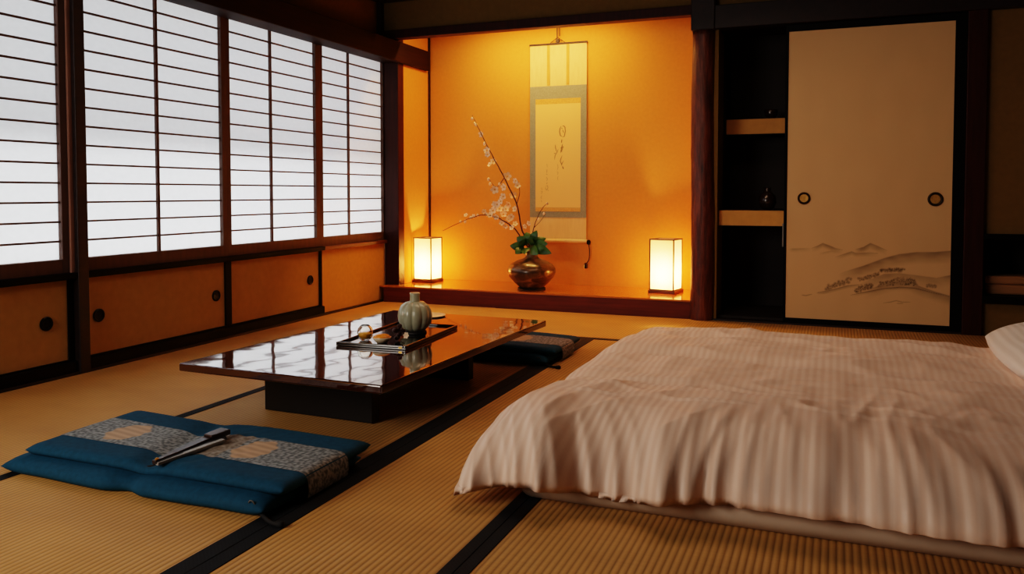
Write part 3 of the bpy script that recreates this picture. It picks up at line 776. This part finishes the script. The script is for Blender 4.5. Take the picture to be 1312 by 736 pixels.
# ------------------------------------------------------------------ soft padded shapes
def pad(x0, x1, y0, y1, zb, zp, zt, r, nx, ny, disp=None, rx=None, ry=None, bottom=True):
    """closed cushion-like solid: flat base zb, widest at zp, top zt, edge roll r; disp(x,y,d,top)->(dx,dy,dz)"""
    bm = B(); uvl = bm.loops.layers.uv.new('UVMap')

    def par(n):
        out = []
        for i in range(n + 1):
            s = i / n; e = 0.5 - 0.5 * cos(pi * s); out.append(0.35 * s + 0.65 * e)
        return out
    U, Vv = par(nx), par(ny); top = {}; bot = {}; uvs = {}
    for i, u in enumerate(U):
        for j, w in enumerate(Vv):
            x = x0 + (x1 - x0) * u; y = y0 + (y1 - y0) * w
            dx, dy = min(x - x0, x1 - x), min(y - y0, y1 - y)
            qx = rx if (rx and x < (x0 + x1) / 2) else r; qy = ry if (ry and y < (y0 + y1) / 2) else r
            ex = sqrt(max(0, 1 - (1 - min(dx / qx, 1)) ** 2)); ey = sqrt(max(0, 1 - (1 - min(dy / qy, 1)) ** 2))
            e = ex * ey; d = min(dx, dy)
            for topside, store in ((True, top), (False, bot)):
                if not topside and (i in (0, nx) or j in (0, ny)): store[i, j] = top[i, j]; continue
                z = zp + (zt - zp) * e if topside else zp - (zp - zb) * min(1, e * 1.6)
                q = Vector((x, y, z))
                if disp: q += Vector(disp(x, y, d, topside, e))
                vv = bm.verts.new(q); store[i, j] = vv; uvs[vv] = (x, y + z)
    for i in range(nx):
        for j in range(ny):
            bm.faces.new((top[i, j], top[i + 1, j], top[i + 1, j + 1], top[i, j + 1]))
            if bottom: bm.faces.new((bot[i, j], bot[i, j + 1], bot[i + 1, j + 1], bot[i + 1, j]))
    for f in bm.faces:
        for lp in f.loops: lp[uvl].uv = uvs[lp.vert]
    return bm


def N3(x, y, z=0.0): return noise.noise((x, y, z))


# ------------------------------------------------------------------ folded floor cushions
def zabuton(loc, label, seed, fan_dent):
    """folded teal cushion, local origin at its near left corner on the mat"""
    t = thing('floor_cushion', label, 'cushion', loc, group='folded teal floor cushions')
    L = Vector(loc); W, Dp = 1.03, 0.50

    def dent(x):  # gather in the middle
        return math.exp(-((x - 0.52) / 0.05) ** 2)

    def low(x, y, d, topside, e):
        g = dent(x) * max(0, 1 - y / 0.16)
        z = -0.016 * g * e if topside else 0
        yy = 0.03 * g + 0.008 * N3(x * 3, seed) - (0.012 * sin(pi * x / W) if y < 0.1 else 0)
        return (0.006 * N3(y * 5, seed + 3), yy * max(0, 1 - y / 0.3), z + 0.006 * N3(x * 5, y * 5, seed) * e)
    bm = pad(0, W, 0, Dp, 0.002, 0.022, 0.056, 0.075, 70, 36, low)
    bmesh.ops.translate(bm, verts=bm.verts[:], vec=L); obj('lower_fold', bm, M['teal'], t, smooth=True)

    def zsurf(x, y):
        z = 0.088 + 0.004 * N3(x * 4, y * 5, seed + 9)
        z -= 0.020 * dent(x + (y - 0.2) * 0.25) * (1 - 0.3 * y / 0.5)
        z += 0.005 * sin(x * 9 + 1.0) * (y / 0.5)
        z += 0.0038 * sin((x - y * 0.8) * 95 + 3 * N3(x * 6, y * 6)) * math.exp(-((x - 0.66) / 0.11) ** 2) * (1 - abs(y - 0.25) / 0.3)
        return z

    def up(x, y, d, topside, e):
        if topside: return (0, 0.010 * N3(x * 4, seed + 5) * max(0, 1 - y / 0.2) + 0.018 * dent(x) * max(0, 1 - y / .15), (zsurf(x, y) - 0.088) * e)
        return (0, 0, (zsurf(x, y) - 0.088) * 0.6 * e)
    bm = pad(0.055, W + 0.035, 0.045, Dp + 0.005, 0.054, 0.068, 0.088, 0.04, 80, 40, up)
    bmesh.ops.translate(bm, verts=bm.verts[:], vec=L); obj('upper_fold', bm, M['teal'], t, smooth=True)
    # brocade band: follows the top surface and turns down over the right end
    nx, ny = 230, 56; x0, x1, ya, yb = 0.075, W + 0.030, 0.155, 0.365
    vs, cs = [], []
    for i in range(nx + 1):
        for j in range(ny + 1):
            u, w = i / nx, j / ny; y = ya + (yb - ya) * w
            s = x0 + (x1 + 0.055 - x0) * u
            if s <= x1: x = s
            else: x = x1 + 0.006
            dR = min((W + 0.035 - x), x - 0.055); e = sqrt(max(0, 1 - (1 - min(max(dR, 0) / 0.04, 1)) ** 2))
            z = 0.068 + 0.020 * e + (zsurf(x, y) - 0.088) * e + 0.0016
            if s > x1: z -= (s - x1) * 1.05; x += 0.004 * sin(pi * (s - x1) / 0.055)
            vs.append(L + Vector((x, y, z)))
            c = np.array(rgb(126, 132, 134)); k = N3(s * 95, y * 95, seed) + 0.7 * N3(s * 190, y * 190, 4)
            c = c * (1.1 + 0.6 * k) if k > -0.05 else np.array(rgb(88, 98, 104)) * (1 + 0.4 * k)
            for mx in (0.265, 0.79):
                if ((s - mx) / 0.062) ** 2 + ((y - 0.262) / 0.085) ** 2 + 0.12 * sin(8 * atan2(y - 0.262, s - mx)) < 1: c = np.array(rgb(178, 150, 122)) * (1 + 0.3 * sin(y * 190 + s * 30) * 0.5)
            if 0.60 < s < 0.72: c = c * 0.55 + np.array(rgb(140, 118, 92)) * 0.5
            if abs(w - 0.5) > 0.485: c = c * 0.55
            cs.append(np.clip(c, 0, 1))
    fs = [(i * (ny + 1) + j, (i + 1) * (ny + 1) + j, (i + 1) * (ny + 1) + j + 1, i * (ny + 1) + j + 1) for i in range(nx) for j in range(ny)]
    me = bpy.data.meshes.new('brocade_band'); me.from_pydata(vs, [], fs)
    a = me.color_attributes.new('Col', 'FLOAT_COLOR', 'POINT'); cc = np.array(cs)
    a.data.foreach_set('color', np.concatenate([cc, np.ones((len(cc), 1))], 1).astype(np.float32).ravel())
    obj('brocade_band', me, M['brocade'], t, smooth=True)
    # tie, loop and tassel
    obj('centre_tie', tube(B(), [L + Vector(q) for q in spline([(0.455, 0.085, 0.071), (0.50, 0.066, 0.060), (0.545, 0.068, 0.060), (0.585, 0.09, 0.070)], 4)], 0.010, 8), M['cord'], t, smooth=True)
    obj('cord_loop', tube(B(), [L + Vector((0.985 + 0.011 * cos(k), 0.010 - 0.010 * sin(k) * 0.5 + 0.002, 0.030 + 0.017 * sin(k))) for k in [0.5 * i for i in range(13)]], 0.002, 6), M['cord_grey'], t)
    obj('tassel', tube(B(), [L + Vector(q) for q in spline([(0.99, 0.03, 0.012), (1.03, 0.005, 0.009), (1.075, -0.02, 0.008), (1.115, -0.02, 0.009)], 4)], [0.008, 0.006, 0.0055, 0.0055, 0.0055, 0.0055, 0.0055, 0.0055, 0.0055, 0.006, 0.009, 0.010, 0.007], 8), M['cord'], t, smooth=True)
    return t


zabuton((-2.478, 1.795, 0.0), 'folded teal floor cushion with silver brocade in the foreground, fan on top', 1.0, True)
zabuton((-2.405, 3.945, 0.0), 'folded teal floor cushion with brocade half under the table far end', 5.0, False)

# closed fan on the near cushion
FA, FB = at(197, 593, 2, 0.094), at(288, 553, 2, 0.110)
fan = thing('folding_fan', 'closed dark lacquered folding fan lying on the near cushion', 'fan', tuple(FA))


def bar(a, b, w0, w1, h):
    a, b = Vector(a), Vector(b); d = (b - a).normalized(); s = d.cross(Vector((0, 0, 1))).normalized(); n = s.cross(d).normalized(); bm = B(); R_ = []
    for p, w in ((a, w0), ((a * 0.6 + b * 0.4), w0 * 0.3 + w1 * 0.75), (b, w1)):
        R_.append([bm.verts.new(p + s * (w * i) + n * (h * j)) for i, j in ((-1, -1), (1, -1), (1, 1), (-1, 1))])
    for p, q in zip(R_, R_[1:]):
        for k in range(4): bm.faces.new((p[k], p[(k + 1) % 4], q[(k + 1) % 4], q[k]))
    bm.faces.new(R_[0][::-1]); bm.faces.new(R_[-1]); return bm


dF = (FB - FA); sF = dF.cross(Vector((0, 0, 1))).normalized()
obj('guard_stick', bar(FA, FB, 0.008, 0.017, 0.006), M['fan_wood'], fan, bevel=0.002)
obj('guard_stick', bar(FA + sF * 0.012 + Vector((0, 0, -0.003)), FA + dF * 0.80 + sF * 0.050 + Vector((0, 0, -0.004)), 0.007, 0.010, 0.005), M['fan_edge'], fan, bevel=0.002)
for k in range(4):
    f = (k + 1) / 5
    obj('rib', bar(FA + sF * 0.012 * f, FA + dF * (0.97 - 0.14 * f) + sF * 0.050 * f + Vector((0, 0, -0.004)), 0.005, 0.008, 0.003), M['fan_leaf'], fan)
obj('grip_wrap', bar(FA + dF * 0.74 + Vector((0, 0, 0.004)), FA + dF * 1.0 + sF * 0.006 + Vector((0, 0, 0.003)), 0.019, 0.023, 0.009), M['fan_wood'], fan, bevel=0.004)
obj('pivot', lathe(B(), [(0.006, -0.006), (0.006, 0.008), (0.003, 0.010)], 12, tuple(FA + dF * 0.04)), M['gold'], fan)

# ------------------------------------------------------------------ low table
TC = Vector((-1.895, 3.245, 0)); TR = RAD(-2.0); TZ = 0.23
tb = thing('low_table', 'low brown lacquered table with a mirror-glossy top', 'table', tuple(TC))


def tofs(bm):
    bmesh.ops.translate(bm, verts=bm.verts[:], vec=TC); return bm


obj('tabletop', tofs(boxes((-0.468, 0.468, -0.79, 0.79, TZ - 0.032, TZ))), M['lacquer'], tb, bevel=0.006, seg=3)
obj('apron', tofs(boxes((-0.33, 0.30, -0.60, 0.60, TZ - 0.06, TZ - 0.032))), M['lacquer_leg'], tb)
obj('leg', tofs(boxes((-0.268, 0.256, -0.528, -0.478, 0.003, TZ - 0.032))), M['lacquer_leg'], tb, bevel=0.003)
obj('leg', tofs(boxes((-0.268, 0.276, 0.265, 0.315, 0.003, TZ - 0.032))), M['lacquer_leg'], tb, bevel=0.003)
tb.rotation_euler = (0, 0, TR)

# tray and the things on it
TRC = Vector((-1.872, 3.312, TZ + 0.001)); TRR = atan2(0.62, -0.05) - pi / 2 + RAD(-0.5)
tr = thing('serving_tray', 'black lacquered rectangular tray on the low table', 'tray', tuple(TRC))


def trofs(bm):
    bmesh.ops.translate(bm, verts=bm.verts[:], vec=TRC); return bm


tw, tl = 0.168, 0.295
obj('tray_base', trofs(boxes((-tw, tw, -tl, tl, 0, 0.007))), M['tray'], tr, bevel=0.002)
obj('rim', trofs(boxes((-tw, -tw + 0.012, -tl, tl, 0.007, 0.017), (tw - 0.012, tw, -tl, tl, 0.007, 0.017), (-tw + 0.012, tw - 0.012, -tl, -tl + 0.012, 0.007, 0.017), (-tw + 0.012, tw - 0.012, tl - 0.012, tl, 0.007, 0.017))), M['tray'], tr, bevel=0.003)
bm = B()
for k in range(6):
    a = k * pi / 3 + 0.3
    vs_ = [bm.verts.new((0.142 + 0.012 * r * cos(a + da), -tl - 0.0005, 0.009 + 0.007 * r * sin(a + da))) for r, da in ((0, 0), (0.5, -0.35), (1, 0), (0.5, 0.35))]
    bm.faces.new(vs_)
obj('gold_leaf_mark', trofs(bm), M['gold'], tr)
tr.rotation_euler = (0, 0, RAD(3.5))
TZ2 = TZ + 0.009

jx, jy = -1.835, 3.385
j = thing('celadon_jar', 'pumpkin-shaped celadon jar with a short neck on the tray', 'jar', (jx, jy, TZ2))
R0 = 0.082
body = [(0.035, 0.012), (0.05, 0.016), (0.066, 0.03), (0.078, 0.055), (0.082, 0.08), (0.079, 0.105), (0.066, 0.13), (0.045, 0.145), (0.026, 0.15)]
obj('ribbed_body', lathe(B(), body, 120, (jx, jy, TZ2), lobes=10, amp=0.10), M['celadon'], j, smooth=True)
obj('neck', lathe(B(), [(0.026, 0.146), (0.0235, 0.155), (0.0225, 0.178), (0.025, 0.187), (0.024, 0.1895), (0.015, 0.1895), (0.014, 0.17)], 40, (jx, jy, TZ2)), M['celadon'], j, smooth=True)
obj('foot_ring', lathe(B(), [(0.05, 0.0), (0.056, 0.001), (0.054, 0.008), (0.045, 0.016)], 40, (jx, jy, TZ2)), M['celadon_foot'], j)

gx, gy = -1.952, 3.135
g = thing('glass_sweet_jar', 'small round glass jar with amber contents at the tray left end', 'glass jar', (gx, gy, TZ2))
obj('glass_globe', lathe(B(), [(0.016, 0.0), (0.024, 0.004), (0.033, 0.018), (0.036, 0.034), (0.032, 0.052), (0.022, 0.064), (0.018, 0.068), (0.016, 0.067), (0.020, 0.062), (0.030, 0.05), (0.0335, 0.034), (0.031, 0.02), (0.022, 0.007), (0.014, 0.004)], 40, (gx, gy, TZ2)), M['clear'], g, smooth=True)
obj('amber_contents', lathe(B(), [(0.012, 0.006), (0.022, 0.0085), (0.029, 0.02), (0.0305, 0.031), (0.02, 0.034), (0.008, 0.036)], 32, (gx, gy, TZ2)), M['amber'], g, smooth=True)

bx_, by_ = -1.845, 3.10
bo = thing('sweet_bowl', 'small cream bowl heaped with orange sweets on the tray', 'bowl', (bx_, by_, TZ2))
obj('bowl_body', lathe(B(), [(0.018, 0.0), (0.022, 0.001), (0.034, 0.012), (0.042, 0.026), (0.040, 0.027), (0.032, 0.015), (0.015, 0.006)], 40, (bx_, by_, TZ2)), M['bowl'], bo, smooth=True)
obj('orange_sweets', lathe(B(), [(0.036, 0.022), (0.039, 0.0265), (0.032, 0.034), (0.018, 0.0385), (0.005, 0.040)], 32, (bx_, by_, TZ2)), M['orange_food'], bo, smooth=True)

dx_, dy_ = -1.80, 3.19
dc = thing('berry_sprig', 'dark red berry cluster with a pale flower beside the jar on the tray', 'berries', (dx_, dy_, TZ2))
rb = random.Random(5)
for k in range(16):
    a = rb.random() * 6.28; rr = rb.uniform(0.0, 0.028); zz = rb.uniform(0.010, 0.062) * (1 - rr * 12) + 0.006
    obj('berry', ball(B(), (dx_ + rr * cos(a) - 0.01, dy_ + rr * sin(a), TZ2 + max(zz, 0.010)), rb.uniform(0.0075, 0.0105), 1, 12), M['berry'], dc, smooth=True)
obj('sprig_stem', tube(B(), [(dx_ - 0.01, dy_, TZ2 + 0.004), (dx_ - 0.012, dy_, TZ2 + 0.03), (dx_ - 0.008, dy_ + 0.004, TZ2 + 0.058)], 0.004, 6), M['twig'], dc)
bm = B()
for k in range(6):
    a = k * pi / 3; d = Vector((cos(a), 0.25 * sin(a) - 0.3, sin(a))) * 0.016
    c0 = Vector((dx_ + 0.034, dy_ - 0.012, TZ2 + 0.026)); s = Vector((-sin(a), 0.1, cos(a))) * 0.007
    bm.faces.new([bm.verts.new(q) for q in (c0, c0 + d * 0.6 + s, c0 + d, c0 + d * 0.6 - s)])
obj('pale_flower', bm, M['petal'], dc)
obj('flower_stem', tube(B(), [(dx_ + 0.0, dy_, TZ2 + 0.004), (dx_ + 0.02, dy_ - 0.006, TZ2 + 0.012), (dx_ + 0.034, dy_ - 0.010, TZ2 + 0.026)], 0.0025, 6), M['stem_green'], dc)

px_, py_ = -2.035, 3.925
pl = thing('round_plate', 'small round cream plate on the far end of the low table', 'plate', (px_, py_, TZ))
obj('plate_body', lathe(B(), [(0.06, 0.001), (0.075, 0.001), (0.084, 0.004), (0.086, 0.0075), (0.084, 0.0085), (0.07, 0.006), (0.03, 0.005)], 48, (px_, py_, TZ)), M['plate'], pl, smooth=True)

# ------------------------------------------------------------------ bed
def mat_disp(x, y, d, topside, e):
    return (0.012 * N3(y * 2.2, 3), 0.014 * N3(x * 2.2, 7) * (1 if y < 3 else 0), 0.004 * N3(x * 3, y * 3) * e if topside else 0)


mt = thing('futon_mattress', 'white futon mattress lying on the tatami under the duvet', 'mattress', (0.3, 3.2, 0.0))
obj('mattress_body', pad(-0.86, 1.75, 2.215, 4.22, 0.003, 0.035, 0.060, 0.05, 90, 60, mat_disp), M['mattress'], mt, smooth=True)

DX0, DX1, DY0, DY1 = -0.985, 1.55, 2.165, 4.20


def ridged(x, y, z):
    return (1 - abs(N3(x, y, z)) * 2.2)


def duvet_disp(x, y, d, topside, e):
    dx = dy = dz = 0.0
    # broad billows and quilting valleys
    dz += 0.024 * N3(x * 1.3 + 3.1, y * 1.5, 2.0) * e
    dz += 0.013 * N3(x * 3.1, y * 2.2, 5.0) * e
    for yq, dep, wd in ((2.92, 0.014, 0.05), (3.36, 0.018, 0.05), (3.80, 0.014, 0.05)):
        yy = y - yq - 0.06 * N3(x * 1.6, yq * 7)
        k = max(0.0, 0.75 + 1.0 * N3(x * 1.7, yq * 3))
        dz -= dep * math.exp(-(yy / wd) ** 2) * e * k
        dz += 0.35 * dep * math.exp(-((yy - 0.09) / 0.05) ** 2) * e * k
    # short puckers
    pk = ridged(x * 2.6 + 0.6 * N3(x * 3, y * 3, 2), y * 6.5, 14.0)
    dz += 0.013 * max(0, pk - 0.4) * e * (1 if y > 2.6 else 0)
    dz += 0.005 * N3(x * 9, y * 5, 8.0) * e
    dz += 0.006 * max(0, ridged(x * 4.0 - y * 2.0, y * 3.0 + x, 31.0) - 0.3) * e
    # creases running back to front
    cr = N3(x * 7.5 + 1.5 * N3(x * 2, y * 1.2, 9), y * 1.1, 3.0)
    dz += 0.022 * (0.5 - abs(cr) ** 0.8) * e * max(0.2, 1 - (y - DY0) / 1.3)
    # front face: soft gathers that grow towards the hem, splayed at the near corner
    ff = max(0.0, 1 - (y - DY0) / 0.50)
    sx = x + 0.16 * (1 - ff) * math.exp(-((x + 0.75) / 0.3) ** 2) - 0.10 * (1 - ff) * math.exp(-((x + 0.2) / 0.3) ** 2)
    fold = ridged(sx * 3.3, 1.0, 0.3 * y) - 0.5 + 0.5 * ridged(sx * 7.5, 4.0, 0.2 * y) - 0.25
    fold = max(fold, -0.42)
    fold += 0.35 * ridged(sx * 15.0 + 2.0 * y, 9.0, 0.5 * y) * ff - 0.17 * ff
    amp = 0.75 + 0.6 * math.exp(-((x + 0.6) / 0.4) ** 2)
    dy -= 0.058 * fold * ff * amp
    dz += 0.042 * fold * ff * (1 - 0.75 * ff) * amp
    # left face gathers
    lf_ = max(0.0, 1 - (x - DX0) / 0.25)
    dx += -0.020 * (N3(y * 4, 12.0) + 0.5 * N3(y * 9, 3.0)) * lf_
    # hem wanders in plan, near corner is drawn out into a soft point
    dy += 0.03 * N3(x * 1.7, 20.0) * ff
    cw = max(0.0, 1 - (x - DX0) / 0.38) * max(0.0, 1 - (y - DY0) / 0.40)
    dx -= 0.01 * cw; dy -= 0.085 * cw ** 1.5; dz -= 0.045 * cw ** 3
    cw2 = max(0.0, 1 - (x - DX0) / 0.5) * max(0.0, 1 - (DY1 - y) / 0.4)
    dx += 0.03 * cw2; dz -= 0.02 * cw2
    # swelling of the near left edge
    dx -= 0.075 * lf_ * math.exp(-((y - 2.55) / 0.33) ** 2)
    dx -= 0.025 * lf_ * math.exp(-((y - 3.3) / 0.4) ** 2)
    # falls a little towards the pillow end
    dz -= 0.035 * max(0.0, (x - 0.45)) * e
    # lining sags to the floor right of the near corner
    k2 = ff * ff * math.exp(-((x + 0.56) / 0.17) ** 2)
    dz -= 0.030 * k2; dy -= 0.012 * k2
    if not topside:
        k = max(0.0, 1 - d / 0.12); return (dx * k, dy * k, min(dz, 0.0) * k * 0.5)
    return (dx, dy, dz)


dv = thing('duvet', 'puffy white duvet with woven satin stripes spread over the mattress', 'duvet', (0.3, 3.2, 0.1))
obj('quilted_cover', pad(DX0, DX1, DY0, DY1, 0.067, 0.076, 0.228, 0.20, 340, 280, duvet_disp, rx=0.17, ry=0.36), M['satin'], dv, smooth=True)

PX0, PX1, PY0, PY1 = 0.60, 1.16, 3.22, 4.14


def pil_disp(x, y, d, topside, e):
    u = (x - (PX0 + PX1) / 2) / ((PX1 - PX0) / 2); w = (y - (PY0 + PY1) / 2) / ((PY1 - PY0) / 2)
    k = 0.045
    return (-k * u * (w * w) * 0.6 * (1 if abs(u) < 2 else 0), -k * w * (u * u) * 0.5, 0.008 * N3(x * 7, y * 7) * e)


pw = thing('pillow', 'plump white striped pillow at the right edge of the bed', 'pillow', (0.88, 3.7, 0.2))
obj('pillow_case', pad(PX0, PX1, PY0, PY1, 0.212, 0.262, 0.375, 0.27, 60, 70, pil_disp), M['satin_pillow'], pw, smooth=True)

# ------------------------------------------------------------------ outside and light
def area(name, loc, target, sx, sy, power, color):
    ld = bpy.data.lights.new(name, 'AREA'); ld.shape = 'RECTANGLE'; ld.size = sx; ld.size_y = sy; ld.energy = power; ld.color = color
    o = bpy.data.objects.new(name, ld); COL.objects.link(o); o.location = loc
    d = Vector(target) - Vector(loc); o.rotation_euler = d.to_track_quat('-Z', 'Y').to_euler(); return o


W = bpy.data.worlds.new('world'); S.world = W; W.use_nodes = True
W.node_tree.nodes['Background'].inputs['Color'].default_value = (0.75, 0.85, 1.0, 1); W.node_tree.nodes['Background'].inputs['Strength'].default_value = 0.3
area('daylight', (-4.7, 3.9, 0.55), (-3.5, 3.9, 1.0), 4.8, 1.3, 108.0, (0.95, 0.97, 1.0))
st = area('alcove_strip_light', (-2.25, 6.08, 2.38), (-2.25, 6.08, 0.0), 1.1, 0.06, 31.0, (1.0, 0.52, 0.16))
st.rotation_euler = (RAD(-6), 0, 0)
area('side_fill', (-3.3, -0.2, 1.5), (-1.2, 2.2, 0.0), 2.4, 1.4, 88.0, (1.0, 0.91, 0.81))  # added fill inside the room, standing in for unbuilt screens out of view
area('room_ambient', (-1.0, 3.9, 2.40), (-0.7, 3.5, 0.0), 1.8, 1.2, 24.0, (1.0, 0.65, 0.43))  # added warm fill above bed and floor, no fixture hangs there

S.view_settings.view_transform = 'Filmic'
S.view_settings.look = 'High Contrast'
S.view_settings.exposure = 0.0
S.cycles.use_denoising = True
S.cycles.max_bounces = 10
S.cycles.transparent_max_bounces = 12
S.cycles.sample_clamp_indirect = 4.0
S.cycles.caustics_reflective = False
